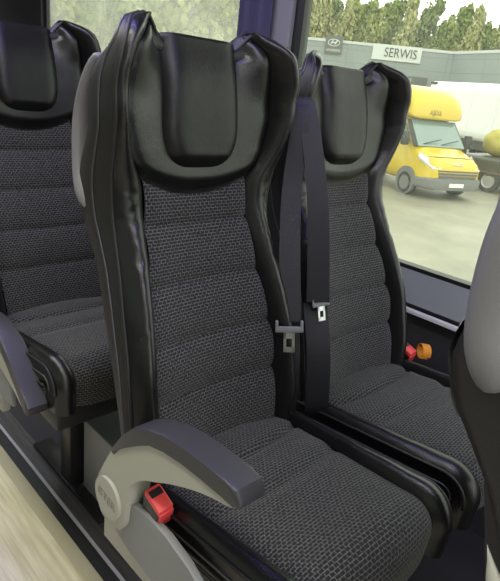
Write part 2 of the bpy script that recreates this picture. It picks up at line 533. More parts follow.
XB = -.70; YA = .660; YB = 1.122; PITCH = .70
seatA = make_seat('black leather and woven aisle seat in the middle with lowered grey armrest', (XB, YA, 0), True, True)
seatB = make_seat('black seat beside the window with an orange loop on its cushion', (XB, YB, 0), False, False, buckle_side=1, recline=2.5)
seatC = make_seat('black aisle seat in the row behind, partly hidden at the left edge', (XB-.72, YA, 0), True, True, arm_turn=42, recline=4, dz=.03)
seatD = make_seat('seat in the row ahead seen from behind at the right edge', (XB+.738, YA, 0), False, True, edge=True, grip=.022, knee=.055)

# ------------------------------------------------------------------ belts
def strap(name, path, half, mat, parent=None, th=.0016):
    """webbing: path of (centre, width direction)"""
    V = []; F = []
    P = [Vector(p) for p, _ in path]
    n = len(path)
    for i in range(n):
        w = Vector(path[i][1]).normalized()
        t = (P[min(n-1, i+1)]-P[max(0, i-1)]).normalized(); nn = t.cross(w).normalized()
        hw = half[i] if hasattr(half, '__len__') else half
        for a, b in ((-1, -1), (1, -1), (1, 1), (-1, 1)): V.append(P[i]+w*hw*a+nn*th*b)
    for i in range(n-1):
        for k in range(4):
            F.append((i*4+k, i*4+(k+1) % 4, i*4+4+(k+1) % 4, i*4+4+k))
    F.append((0, 1, 2, 3)); F.append(tuple((n-1)*4+k for k in (3, 2, 1, 0)))
    return mesh_obj(name, V, F, mat, parent, smooth=False)
def dens(pts, k=8):
    out = []
    n = len(pts)
    for i in range(n-1):
        a, b, c, d = [Vector(pts[max(0, min(n-1, i+j))]) for j in (-1, 0, 1, 2)]
        for q in range(k):
            t = q/k; out.append(.5*((2*b)+(c-a)*t+(2*a-5*b+4*c-d)*t*t+(3*b-a-3*c+d)*t**3))
    out.append(Vector(pts[-1])); return out
def belt(label, top, mid, low, wdir, half_top, half_low, tongue_at):
    root = thing('seat_belt', label, 'seat belt', (low[0], low[1], low[2]), 0, 'seat belts')
    off = Vector(low)
    c = dens([Vector(p)-off for p in (Vector(top)+Vector((-.075, .010, -.03)), Vector(top)+Vector((-.035, .004, .012)), top, mid, tongue_at)], 8)
    n = len(c)
    strap('shoulder_strap', [(p, wdir) for p in c], [half_top+(half_low-half_top)*i/(n-1) for i in range(n)], M['belt'], root)
    tg = Vector(tongue_at)-off
    c = dens([tg+Vector((-.018, .014, -.012)), (tg+Vector((.004, -.002, 0)))*.5, Vector((-.004, 0, 0)), Vector((-.012, .012, -.05))], 8)
    strap('lap_strap', [(p, wdir) for p in c], half_low*1.05, M['belt'], root)
    return root, tg
def tongue(root, tg, wdir, down, sc=1.0):
    w = Vector(wdir).normalized(); d = Vector(down).normalized(); d = (d-w*d.dot(w)).normalized(); nn = w.cross(d)
    mtx = Matrix(((w.x, d.x, nn.x, tg.x), (w.y, d.y, nn.y, tg.y), (w.z, d.z, nn.z, tg.z), (0, 0, 0, 1))) @ Matrix.Scale(sc, 4)
    bm = bmesh.new()
    box_bm(bm, -.031, .031, .004, .018, -.004, .004, .003)
    box_bm(bm, -.031, -.024, -.010, .010, -.004, .004, .003)
    box_bm(bm, .024, .031, -.010, .010, -.004, .004, .003)
    bm.transform(mtx)
    g = bm_obj('belt_tongue', bm, M['grey_cool'], root, True, 40)
    bm = bmesh.new()
    for b in ((-.0125, -.0065, .018, .062), (.0065, .0125, .018, .062), (-.0125, .0125, .016, .032), (-.0125, .0125, .052, .064)):
        box_bm(bm, b[0], b[1], b[2], b[3], -.0012, .0012)
    bm.transform(mtx)
    bm_obj('latch_plate', bm, M['chrome'], g)
wd = (.72, .68, .12)
bA, tg = belt('dark seat belt with grey tongue hanging at the middle seat', (XB-.089, .892, 1.112), (XB-.067, .872, .942), (XB+.028, .838, .503), wd, .010, .0245, (XB+.008, .834, .700))
tongue(bA, tg+Vector((.011, -.013, 0)), wd, (.10, -.05, -1), .95)
box('belt_label', -.030, -.002, -.008, -.005, .004, .013, M['white'], bA)
wd2 = (.72, .68, .1)
bB, tg = belt('dark seat belt behind the nearer one, hanging at the window seat', (XB-.085, .905, 1.125), (XB-.022, .905, .945), (XB+.066, .905, .505), wd2, .013, .025, (XB+.020, .905, .735))
tongue(bB, tg+Vector((-.002, .012, .0)), (.3, .95, .1), (.25, 0, -1), .7)

# ------------------------------------------------------------------ orange loop
lp = []
for i in range(25):
    a = i/24*math.pi*1.75-.5
    lp.append(((math.cos(a)*.020, 0, .022+math.sin(a)*.020), (.3, 1, 0)))
ol = strap('strap_loop', lp, .011, M['orange'], None, .0015)
ol.location = (-.632, 1.362, .492); ol.rotation_euler = (0, 0, R(-35))
tag(ol, 'small orange webbing loop on the back corner of the window seat cushion', 'strap')

# ------------------------------------------------------------------ the bus body
def wood(name, c1, c2, sx=6, sy=90):
    m, nt, b = nmat(name)
    tc = N(nt, 'ShaderNodeTexCoord'); mp = N(nt, 'ShaderNodeMapping'); mp.inputs['Scale'].default_value = (sx, sy, 1)
    n = N(nt, 'ShaderNodeTexNoise'); n.inputs['Scale'].default_value = 1; n.inputs['Detail'].default_value = 5
    r = N(nt, 'ShaderNodeValToRGB'); r.color_ramp.elements[0].position = .3; r.color_ramp.elements[1].position = .7
    r.color_ramp.elements[0].color = (*c1, 1); r.color_ramp.elements[1].color = (*c2, 1)
    nt.links.new(tc.outputs['Object'], mp.inputs['Vector']); nt.links.new(mp.outputs['Vector'], n.inputs['Vector'])
    nt.links.new(n.outputs['Fac'], r.inputs['Fac']); nt.links.new(r.outputs['Color'], b.inputs['Base Color'])
    b.inputs['Roughness'].default_value = .5
    return m
M['floor_light'] = wood('pale_wood_vinyl', (.46, .42, .29), (.66, .62, .46))
M['floor_dark'] = wood('dark_wood_vinyl', (.035, .033, .034), (.085, .08, .08), 5, 120)
M['floor_black'] = simple('black_rubber_floor', (.02, .02, .022), .5)
M['edge'] = simple('beige_edge', (.40, .37, .26), .5)
M['white_trim'] = simple('pale_trim', (.62, .62, .62), .3)
M['strip'] = simple('silver_floor_strip', (.42, .41, .46), .35)
M['carpet'] = simple('dark_floor', (.030, .027, .034), .8, bump=.4, bscale=300)
M['wall_dark'] = simple('dark_side_panel', (.022, .022, .026), .75, bump=.15, bscale=300)
M['ledge'] = simple('grey_ledge', (.22, .235, .24), .45)
M['pillar'] = simple('grey_pillar', (.20, .20, .22), .6)
M['pillar_blue'] = simple('violet_grey_curtain', (.055, .05, .105), .8, bump=.2, bscale=120)
M['rubber'] = simple('black_rubber', (.008, .008, .009), .45)
M['ceil'] = simple('ceiling_panel', (.22, .22, .21), .8)

X0, X1 = -5.0, 2.2
YW = 1.45
FLX = [(-1.15, .487, 'floor_light', 0), (.487, .522, 'edge', .001), (.522, .553, 'floor_black', .002), (.553, .562, 'strip', .004), (.562, .615, 'floor_dark', .002), (.615, YW+.05, 'carpet', 0)]
names = ['floor', 'trim_1', 'trim_2', 'trim_3', 'trim_4', 'floor_under_seats']
for (a, b, mt, dz), nm in zip(FLX, names):
    struct(box(nm, X0, X1, a, b, -.05, dz, M[mt]))
ZS = .70
struct(box('trim_8', -1.215, -.86, .635, .95, 0, .24, M['grey_cool'], None, .006))
struct(box('wall_right', X0, X1, YW, YW+.06, -.05, ZS-.005, M['wall_dark']))
# sloping grey sill ledge with bright strip
led = prism('trim_5', [(YW-.035, .612), (YW-.030, .625), (YW-.004, ZS), (YW+.05, ZS), (YW+.05, .612)], 'x', X0, X1, M['ledge'], None, .003)
struct(led)
struct(box('trim_6', X0, X1, YW-.046, YW, .586, .600, M['white_trim'], None, .003))
struct(box('trim_7', X0, X1, YW-.038, YW, .601, .611, M['rubber']))
ZT = 1.78
struct(box('wall_right_upper', X0, X1, YW, YW+.06, ZT, 2.02, M['pillar']))
struct(box('wall_pillar_1', -3.95, -3.22, YW-.02, YW+.06, ZS, ZT, M['rubber'], None, .01))
struct(box('wall_pillar_2', -1.585, -1.36, YW-.02, YW+.06, ZS, ZT, M['pillar'], None, .006))
cur = []
# folded curtain gathered at the pillar
V = []; F = []
nf = 40
for i in range(nf+1):
    x = -1.600+i/nf*.165; y = YW-.034+.012*math.sin(i/nf*math.pi*5.0)
    V += [(x, y, ZS+.02), (x, y, ZT)]
for i in range(nf): F.append((2*i, 2*i+1, 2*i+3, 2*i+2))
c = mesh_obj('window_curtain', V, F, M['pillar_blue'], None)
sol = c.modifiers.new('thick', 'SOLIDIFY'); sol.thickness = .003
tag(c, 'violet grey curtain gathered against the pillar between the two windows', 'curtain')
# windows: frame + glass
def glass_mat(lo=.015, hi=.06, tint=(.90, .93, .86)):
    m = bpy.data.materials.new('dusty_window_glass'); m.use_nodes = True; nt = m.node_tree
    for n in list(nt.nodes): nt.nodes.remove(n)
    out = N(nt, 'ShaderNodeOutputMaterial')
    tr = N(nt, 'ShaderNodeBsdfTransparent'); tr.inputs['Color'].default_value = (*tint, 1)
    gl = N(nt, 'ShaderNodeBsdfGlossy'); gl.inputs['Roughness'].default_value = .02
    df = N(nt, 'ShaderNodeBsdfTranslucent'); df.inputs['Color'].default_value = (.85, .87, .76, 1)
    tc = N(nt, 'ShaderNodeTexCoord')
    n = N(nt, 'ShaderNodeTexNoise'); n.inputs['Scale'].default_value = 5; n.inputs['Detail'].default_value = 8; n.inputs['Roughness'].default_value = .7
    v = N(nt, 'ShaderNodeTexVoronoi'); v.inputs['Scale'].default_value = 60
    nt.links.new(tc.outputs['Object'], n.inputs['Vector']); nt.links.new(tc.outputs['Object'], v.inputs['Vector'])
    mr = N(nt, 'ShaderNodeMapRange'); mr.inputs['From Min'].default_value = .3; mr.inputs['From Max'].default_value = .75
    mr.inputs['To Min'].default_value = lo; mr.inputs['To Max'].default_value = hi
    nt.links.new(n.outputs['Fac'], mr.inputs['Value'])
    mv = N(nt, 'ShaderNodeMapRange'); mv.inputs['From Min'].default_value = .10; mv.inputs['From Max'].default_value = .16
    mv.inputs['To Min'].default_value = .10; mv.inputs['To Max'].default_value = 0
    nt.links.new(v.outputs['Distance'], mv.inputs['Value'])
    ad = N(nt, 'ShaderNodeMath'); ad.operation = 'ADD'
    nt.links.new(mr.outputs['Result'], ad.inputs[0]); nt.links.new(mv.outputs['Result'], ad.inputs[1])
    m1 = N(nt, 'ShaderNodeMixShader'); nt.links.new(ad.outputs[0], m1.inputs['Fac'])
    nt.links.new(tr.outputs[0], m1.inputs[1]); nt.links.new(df.outputs[0], m1.inputs[2])
    m2 = N(nt, 'ShaderNodeMixShader'); m2.inputs['Fac'].default_value = .02
    nt.links.new(m1.outputs[0], m2.inputs[1]); nt.links.new(gl.outputs[0], m2.inputs[2])
    nt.links.new(m2.outputs[0], out.inputs['Surface'])
    return m
M['glass'] = glass_mat()
M['glass_fogged'] = glass_mat(.12, .30)
def window(nm, xa, xb, gm='glass'):
    bm = bmesh.new(); t = .022
    box_bm(bm, xa, xb, YW-.004, YW+.03, ZS-.004, ZS+.012); box_bm(bm, xa, xb, YW-.004, YW+.03, ZT-t, ZT)
    box_bm(bm, xa, xa+t+.016, YW-.004, YW+.03, ZS, ZT); box_bm(bm, xb-t, xb, YW-.004, YW+.03, ZS, ZT)
    fr = struct(bm_obj(nm, bm, M['rubber']))
    g = box(nm+'_glass', xa+.01, xb-.01, YW+.012, YW+.017, ZS+.005, ZT-.01, M[gm], fr)
window('window_1', -3.22, -1.585, 'glass_fogged')
window('window_2', -1.36, 1.6)
struct(box('ceiling', X0, X1, -1.2, YW+.05, 2.02, 2.08, M['ceil']))
# opposite side of the bus: low wall, pillars and dark panes added to dim that side
struct(box('wall_left', X0, X1, -1.21, -1.15, -.05, .70, M['wall_dark']))
struct(box('wall_left_upper', X0, X1, -1.21, -1.15, 1.78, 2.02, M['pillar']))
M['glass_light_cut'] = glass_mat(.01, .03, (.40, .42, .38))  # tint added on the unseen side to hold back light on the leather
for k_, (xa, xb) in enumerate(((-4.95, -3.3), (-3.15, -1.45), (-1.30, .40), (.55, 2.15))):
    fr = struct(box('window_%d' % (k_+3), xb, xb+.15, -1.21, -1.15, .70, 1.78, M['rubber']))
    box('light_cut_pane', xa, xb, -1.184, -1.179, .70, 1.78, M['glass_light_cut'], fr)
struct(box('wall_rear', X0-.05, X0, -1.2, YW+.05, -.05, 2.05, M['pillar']))

# ------------------------------------------------------------------ added cabin fill and violet strip lamp
def lamp(name, loc, size, energy, col, rot=(0, 0, 0)):
    l = bpy.data.lights.new(name, 'AREA'); l.shape = 'RECTANGLE'; l.size, l.size_y = size; l.energy = energy; l.color = col
    o = bpy.data.objects.new(name, l); COL.objects.link(o); o.location = loc; o.rotation_euler = rot
    return o
lamp('cabin_fill', (-.6, .05, 2.0), (4.5, .30), 46, (1, .97, .86))  # added fill that brightens the cabin where skylight alone falls short
lamp('window_strip_lamp', (-.9, .50, 1.98), (4.0, .05), 20, (.33, .27, 1))

# ------------------------------------------------------------------ outside
G = -1.34
def asphalt():
    m, nt, b = nmat('wet_concrete')
    tc = N(nt, 'ShaderNodeTexCoord'); n = N(nt, 'ShaderNodeTexNoise'); n.inputs['Scale'].default_value = .7; n.inputs['Detail'].default_value = 10; n.inputs['Roughness'].default_value = .65
    r = N(nt, 'ShaderNodeValToRGB'); r.color_ramp.elements[0].position = .35; r.color_ramp.elements[1].position = .7
    r.color_ramp.elements[0].color = (.21, .20, .15, 1); r.color_ramp.elements[1].color = (.33, .31, .235, 1)
    nt.links.new(tc.outputs['Object'], n.inputs['Vector']); nt.links.new(n.outputs['Fac'], r.inputs['Fac']); nt.links.new(r.outputs['Color'], b.inputs['Base Color'])
    b.inputs['Roughness'].default_value = .55
    return m
struct(box('ground', -140, 80, -20, 160, G-.2, G, asphalt()))

# --- yellow van
YEL = simple('yellow_paint', (.60, .42, .008), .3, coat=.4)
VG = simple('grey_bumper', (.16, .16, .16), .6)
VGL = simple('van_glass', (.16, .22, .21), .08, spec=.8)
VBK = simple('van_black', (.02, .02, .02), .5)
TYRE = simple('tyre', (.035, .035, .035), .8)
RIM = simple('steel_rim', (.42, .42, .42), .45, metal=.3)
LAMPM = simple('headlight_lens', (.65, .67, .67), .12, spec=.8)
def loft(name, secs, mat, parent, n=40, pw=5, cap=True):
    """closed sections along x: (x, zlo, zhi, half-width low, half-width high)"""
    V = []; F = []
    for (x, zl, zh, wl, wh) in secs:
        for k in range(n):
            a = 2*math.pi*k/n; c, s = math.cos(a), math.sin(a)
            r = (abs(c)**pw+abs(s)**pw)**(-1/pw)
            v = s*r; w = wl+(wh-wl)*(v+1)/2
            V.append((x, c*r*w, (zl+zh)/2+v*(zh-zl)/2))
    for j in range(len(secs)-1):
        for k in range(n): F.append((j*n+k, j*n+(k+1) % n, (j+1)*n+(k+1) % n, (j+1)*n+k))
    if cap: F.append(tuple(range(n))); F.append(tuple((len(secs)-1)*n+k for k in range(n)))
    o = mesh_obj(name, V, F, mat, parent)
    o.data.set_sharp_from_angle(angle=R(50))
    return o
def quadslab(name, pts, th, mat, parent):
    """four-or-more-cornered slab, thickened along its normal"""
    p = [Vector(q) for q in pts]; n = (p[1]-p[0]).cross(p[2]-p[0]).normalized()*th
    k = len(p); V = [q-n for q in p]+[q+n for q in p]
    F = [tuple(range(k)), tuple(range(k, 2*k))]+[(i, (i+1) % k, k+(i+1) % k, k+i) for i in range(k)]
    return mesh_obj(name, V, F, mat, parent, smooth=False)
def wheel(parent, x, y, sgn, rad=.36, w=.24):
    V = []; F = []; n = 36
    prof = [(.55, -.5), (.9, -.5), (1, -.38), (1, .38), (.9, .5), (.62, .5), (.60, .40), (.5, .36), (.35, .42), (.14, .44), (.0, .44)]
    for (r, t) in prof:
        for k in range(n):
            a = 2*math.pi*k/n; V.append((x+math.cos(a)*rad*max(r, .002), y+sgn*t*w, rad+math.sin(a)*rad*max(r, .002)))
    for j in range(len(prof)-1):
        for k in range(n): F.append((j*n+k, j*n+(k+1) % n, (j+1)*n+(k+1) % n, (j+1)*n+k))
    wh = mesh_obj('wheel', V[:6*n], [f for f in F if max(f) < 6*n], TYRE, parent)
    mesh_obj('wheel_rim', V[5*n:], [tuple(i-5*n for i in f) for f in F if min(f) >= 5*n], RIM, wh)
    return wh
HD = R(-20)
van = thing('delivery_van', 'yellow van with high roof pod parked outside the window', 'van', (-7.30, 15.15, G), HD)
van.scale = (1, 1, .97)
loft('van_body', [(.02, .52, .92, .74, .70), (-.03, .42, 1.00, .86, .80), (-.14, .38, 1.12, .94, .84), (-.35, .34, 1.22, .99, .88), (-.65, .34, 1.34, 1.0, .90), (-.86, .34, 1.40, 1.0, .90), (-1.15, .34, 1.74, 1.0, .89), (-1.45, .34, 2.10, 1.0, .88), (-1.62, .34, 2.24, 1.0, .87), (-2.4, .34, 2.28, 1.0, .86), (-2.75, .34, 2.28, 1.0, .86)], YEL, van, 44, 6)
loft('bumper', [(.06, .36, .60, .70, .72), (.045, .30, .66, .86, .88), (-.08, .28, .66, .97, .985), (-.5, .28, .62, 1.01, 1.01), (-1.3, .30, .56, 1.012, 1.012)], VG, van, 44, 7)
loft('roof_pod', [(-1.28, 2.20, 2.36, .88, .86), (-1.32, 2.16, 2.56, .95, .90), (-1.44, 2.16, 2.80, .98, .88), (-1.70, 2.16, 2.98, 1.0, .84), (-2.05, 2.16, 3.07, 1.0, .82), (-2.5, 2.16, 3.10, 1.0, .82), (-2.9, 2.16, 3.10, 1.0, .82)], YEL, van, 44, 5)
loft('cargo_box', [(-2.95, .75, 2.75, 1.05, 1.05), (-6.2, .75, 2.75, 1.05, 1.05)], simple('cargo_white', (.7, .7, .68), .5), van, 44, 18)
quadslab('windscreen', [(-.855, -.86, 1.415), (-.855, .86, 1.415), (-1.455, .80, 2.12), (-1.455, -.80, 2.12)], .02, VGL, van)
for s in (-1, 1):
    quadslab('side_window', [(-1.12, s*.968, 1.46), (-2.0, s*.978, 1.46), (-2.0, s*.90, 2.02), (-1.50, s*.90, 2.02)], .012, VGL, van)
    quadslab('windscreen_pillar', [(-.84, s*.87, 1.41), (-.95, s*.96, 1.41), (-1.52, s*.895, 2.12), (-1.45, s*.81, 2.12)], .016, VBK, van)
    hl = quadslab('headlight', [(.01, s*.60, .885), (-.05, s*.84, .86), (-.60, s*1.0, 1.14), (-.62, s*.955, 1.23), (-.12, s*.70, 1.02)], .035, LAMPM, van)
    m_ = box('side_mirror', -1.16, -1.02, min(s*1.05, s*1.28), max(s*1.05, s*1.28), 1.40, 1.80, VBK, van, .04)
    cyl('wheel_arch', (-.95, .40), 'y', .415, (min(s*.95, s*1.025), max(s*.95, s*1.025)), VG, van, 36, .01)
    wheel(van, -.95, s*.905, s, .34); wheel(van, -4.7, s*.905, s, .34)
    quadslab('roof_pod_vent', [(-1.72, s*.90, 2.62), (-2.1, s*.935, 2.55), (-2.1, s*.88, 2.90), (-1.86, s*.86, 2.88)], .02, VG, van)
gr = bmesh.new()
for k, (z0, z1, hw, x) in enumerate(((.66, .72, .66, .070), (.745, .80, .70, .055), (.825, .87, .72, .035))): box_bm(gr, x-.06, x, -hw, hw, z0, z1, .01)
g = bm_obj('grille', gr, simple('grille_grey', (.10, .10, .105), .4), van)
tmx = Matrix.Translation((.035, 0, .885)) @ Matrix.Rotation(R(90), 4, 'Z') @ Matrix.Rotation(R(90), 4, 'X')
text_mesh('front_lettering', 'IVECO', .15, simple('letter_silver', (.75, .73, .60), .4), van, Matrix.Translation((-.05, 0, 1.035)) @ Matrix.Rotation(R(90), 4, 'Z') @ Matrix.Rotation(R(52), 4, 'X'), .02)
text_mesh('pod_lettering', 'AJIXI', .20, simple('letter_olive', (.36, .26, .05), .5), van, Matrix.Translation((-1.275, -.1, 2.36)) @ Matrix.Rotation(R(90), 4, 'Z') @ Matrix.Rotation(R(78), 4, 'X'), .01)
pl = box('number_plate', .062, .075, -.26, .26, .40, .51, M['white'], van)
wp = bmesh.new()
for y in (-.35, .30):
    r = bmesh.ops.create_cube(wp, size=1)
    for v in r['verts']:
        q = Vector((v.co.x*.02, v.co.y*.62, v.co.z*.02)); q.rotate(Matrix.Rotation(.25, 3, 'X')); v.co = q+Vector((-.90+.02, y, 1.56))
bm_obj('wipers', wp, VBK, van)
box('engine_bonnet_seam', -.30, -.28, -.90, .90, 1.195, 1.205, VBK, van)

# --- dark pickup beside it
DK = simple('dark_paint', (.055, .055, .05), .35, coat=.3)
pk = thing('parked_pickup', 'dark pickup parked right of the yellow van', 'pickup', (-3.55, 19.2, G), R(-2))
loft('pickup_body', [(.0, .40, .85, .80, .78), (-.15, .36, 1.0, .92, .86), (-1.3, .36, 1.12, .95, .88), (-1.5, .36, 1.14, .95, .88), (-5.2, .42, 1.12, .95, .92)], DK, pk, 40, 7)
loft('pickup_cab', [(-1.35, 1.05, 1.12, .88, .85), (-1.95, 1.05, 1.72, .88, .74), (-3.0, 1.05, 1.78, .88, .74), (-3.35, 1.05, 1.70, .88, .74), (-3.45, 1.05, 1.14, .88, .80)], DK, pk, 40, 7)
for s in (-1, 1):
    quadslab('side_window', [(-1.75, s*.875, 1.18), (-2.5, s*.875, 1.18), (-2.5, s*.79, 1.64), (-2.05, s*.79, 1.62)], .012, VGL, pk)
    quadslab('side_window', [(-2.56, s*.875, 1.18), (-3.25, s*.875, 1.18), (-3.2, s*.79, 1.62), (-2.56, s*.79, 1.64)], .012, VGL, pk)
    wheel(pk, -.95, s*.84, s, .37); wheel(pk, -4.2, s*.84, s, .37)
    box('side_trim', -5.1, -.3, min(s*.94, s*.975), max(s*.94, s*.975), .60, .66, simple('rusty_trim', (.16, .10, .04), .5), pk, .01)
bar = bmesh.new(); box_bm(bar, -3.62, -3.54, -.75, .75, 1.1, 1.66, .02)
bm_obj('rear_window_bar', bar, DK, pk)
bale = bpy.data.meshes.new('bale'); bm = bmesh.new(); bmesh.ops.create_icosphere(bm, subdivisions=4, radius=.48)
for v in bm.verts: v.co *= 1+.06*math.sin(v.co.x*9)*math.sin(v.co.z*11+v.co.y*7); v.co.z *= .9
bl = bm_obj('covered_load', bm, simple('mustard_cover', (.42, .36, .08), .8, bump=.4, bscale=6), None, True)
bl.matrix_world = Matrix.Translation((-3.55, 19.2, G)) @ Matrix.Rotation(R(-2), 4, 'Z') @ Matrix.Translation((-4.50, -.25, 1.54))
tag(bl, 'mustard yellow rounded load standing on the dark pickup', 'load')

# --- white lorry behind
WH = simple('lorry_white', (.80, .81, .80), .45)
lo = thing('box_lorry', 'white box lorry standing behind the yellow van and the dark pickup', 'lorry', (-15.6, 29.4, G), R(-29))
loft('cargo_box', [(0, 1.15, 3.68, 1.25, 1.25), (11.5, 1.15, 3.68, 1.25, 1.25)], WH, lo, 44, 30)
box('chassis', .3, 13, -1.0, 1.0, .75, 1.14, VBK, lo)
box('corner_marker', -.02, .5, -1.27, -1.2, 3.52, 3.64, VBK, lo)
for i in range(1, 6): box('panel_strip', i*1.9, i*1.9+.025, -1.262, -1.25, 1.2, 3.64, simple('strip_grey', (.72, .73, .73), .5), lo)
for x in (2.0, 3.3, 10.5, 13):
    for s in (-1, 1): wheel(lo, x, s*1.0, s, .5, .3)
loft('lorry_cab', [(11.8, .6, 3.3, 1.22, 1.2), (13.6, .6, 3.3, 1.22, 1.15), (13.9, .6, 2.2, 1.2, 1.1)], WH, lo, 40, 12)

# --- service building
def cladding():
    m, nt, b = nmat('grey_cladding')
    tc = N(nt, 'ShaderNodeTexCoord'); br = N(nt, 'ShaderNodeTexBrick'); br.offset = 0
    mp = N(nt, 'ShaderNodeMapping'); mp.inputs['Rotation'].default_value = (R(90), 0, 0)
    br.inputs['Scale'].default_value = 1; br.inputs['Brick Width'].default_value = 4.0; br.inputs['Row Height'].default_value = 1.0; br.inputs['Mortar Size'].default_value = .03
    br.inputs['Color1'].default_value = (.22, .25, .25, 1); br.inputs['Color2'].default_value = (.24, .265, .265, 1); br.inputs['Mortar'].default_value = (.18, .20, .20, 1)
    nt.links.new(tc.outputs['Object'], mp.inputs['Vector']); nt.links.new(mp.outputs['Vector'], br.inputs['Vector'])
    nt.links.new(br.outputs['Color'], b.inputs['Base Color']); b.inputs['Roughness'].default_value = .5
    return m
CL = cladding()
K = 50/32
pc = Vector((-15.222*K, 28.148*K, 0)); pl_ = Vector((-21.175*K, 23.992*K, 0)); pr_ = Vector((-12.2*K, 26.6*K, 0))
ZR = 1.16+(3.75-1.16)*K
def wing(name, a, b, ext_a, ext_b, mat, parent, depth=8, flip=1):
    d = (b-a).normalized(); A = a-d*ext_a; L = (b-a).length+ext_a+ext_b
    o = box(name, 0, L, min(0, flip*depth), max(0, flip*depth), 0, ZR-G, mat, parent)
    o.location = A-bld.location+Vector((0, 0, G)); o.rotation_euler = (0, 0, math.atan2(d.y, d.x)); return o, d, A
bld = thing('service_building', 'long grey clad building with a SERWIS sign behind the van', 'building', (pc.x, pc.y, G))
def wing2(name, a, b, ea, eb, dep):
    d = (b-a).normalized(); ang = math.atan2(d.y, d.x); A = a-d*ea; L = (b-a).length+ea+eb
    o = box(name, 0, L, 0, dep, 0, ZR-G, CL, bld); o.location = (A.x-pc.x, A.y-pc.y, 0); o.rotation_euler = (0, 0, ang)
    rf = box('roof_edge', -.05, L+.05, -.06, .3, ZR-G-.14, ZR-G+.06, simple('roof_edge_grey', (.5, .52, .52), .5), bld); rf.location = o.location; rf.rotation_euler = o.rotation_euler
    return A, d, ang
A1, dd1, an1 = wing2('facade_wall', pl_, pc, 1.0, 0, 8)
A2, dd2, an2 = wing2('side_wing_wall', pc, pr_, 0, 14, 8)
def on_facade(t, z):                                   # a point on the facade: metres from its left end, world height
    p = pl_+dd1*t; return Vector((p.x, p.y, z))
def facade_mtx(t, z, off=.0):
    n = Vector((dd1.y, -dd1.x, 0)); p = on_facade(t, z)+n*off
    return Matrix.Translation(p) @ Matrix.Rotation(an1, 4, 'Z') @ Matrix.Rotation(R(90), 4, 'X')
def facade_box(name, t0, t1, z0, z1, off, th, mat, parent=None):
    bm = bmesh.new(); box_bm(bm, t0, t1, z0, z1, off, off+th)
    bm.transform(facade_mtx(0, 0)); return bm_obj(name, bm, mat, parent)
Lf = (pc-pl_).length
def rel(o, par): o.parent = par; o.matrix_parent_inverse = par.matrix_world.inverted(); return o
def sign(name, label, t0, t1, z0, z1, mat, th=.12):
    root = thing(name, label, 'sign', facade_mtx((t0+t1)/2, z0, .06).translation)
    bpy.context.view_layer.update()
    rel(facade_box('sign_board', t0, t1, z0, z1, .05, th, mat), root)
    return root
SILV = simple('sign_silver', (.55, .57, .55), .4); SDK = simple('sign_dark', (.10, .105, .10), .5); LDK = simple('sign_letter_dark', (.035, .04, .04), .5); LWH = simple('sign_letter_pale', (.65, .66, .62), .5)
t_s0, t_s1 = Lf*.445, Lf*.785
zs0, zs1 = 4.12, 5.28
s1 = sign('wall_sign', 'long silver sign reading SERWIS on the grey building', t_s0, t_s1, zs0, zs1, SILV)
rel(text_mesh('sign_lettering', 'SERWIS', .98, LDK, None, facade_mtx((t_s0+t_s1)/2+.3, (zs0+zs1)/2-.02, .2) @ Matrix.Scale(.80, 4, (1, 0, 0)), .01), s1)
s2 = sign('logo_sign', 'dark square emblem sign at the left end of the grey building', Lf*.105, Lf*.225, 4.2, 5.55, SDK)
# slanted emblem within an oval, small bar of lettering beneath
zc_, tc_ = 5.02, Lf*.165
Mx = facade_mtx(tc_, zc_, .19)
ell = [Mx @ Vector((.46*math.cos(a), .25*math.sin(a), 0)) for a in [i/32*2*math.pi for i in range(32)]]
rel(tube('emblem_oval', ell, .028, LWH, None, 6, closed=True), s2)
hp = [[(-.26, -.19), (-.18, 0), (-.06, .17)], [(.06, -.17), (.18, 0), (.26, .19)], [(-.17, -.03), (0, .0), (.17, .03)]]
VV = []; FF = []
for h_ in hp:
    v, f_ = tube_data([Mx @ Vector((*p, 0)) for p in h_], .045, 6); o = len(VV); VV += v; FF += [tuple(i+o for i in q) for q in f_]
rel(mesh_obj('emblem', VV, FF, LWH, None), s2)
rel(text_mesh('emblem_lettering', 'HYUNDAI', .26, LWH, None, facade_mtx(tc_, 4.45, .19), .01), s2)
s3 = sign('dark_panel_sign', 'low dark panel with pale lettering under the SERWIS sign', Lf*.56, Lf*.86, 2.55, 3.12, SDK, .06)
rel(text_mesh('panel_lettering', 'SERWIS', .34, LWH, None, facade_mtx(Lf*.70, 2.84, .14), .01), s3)

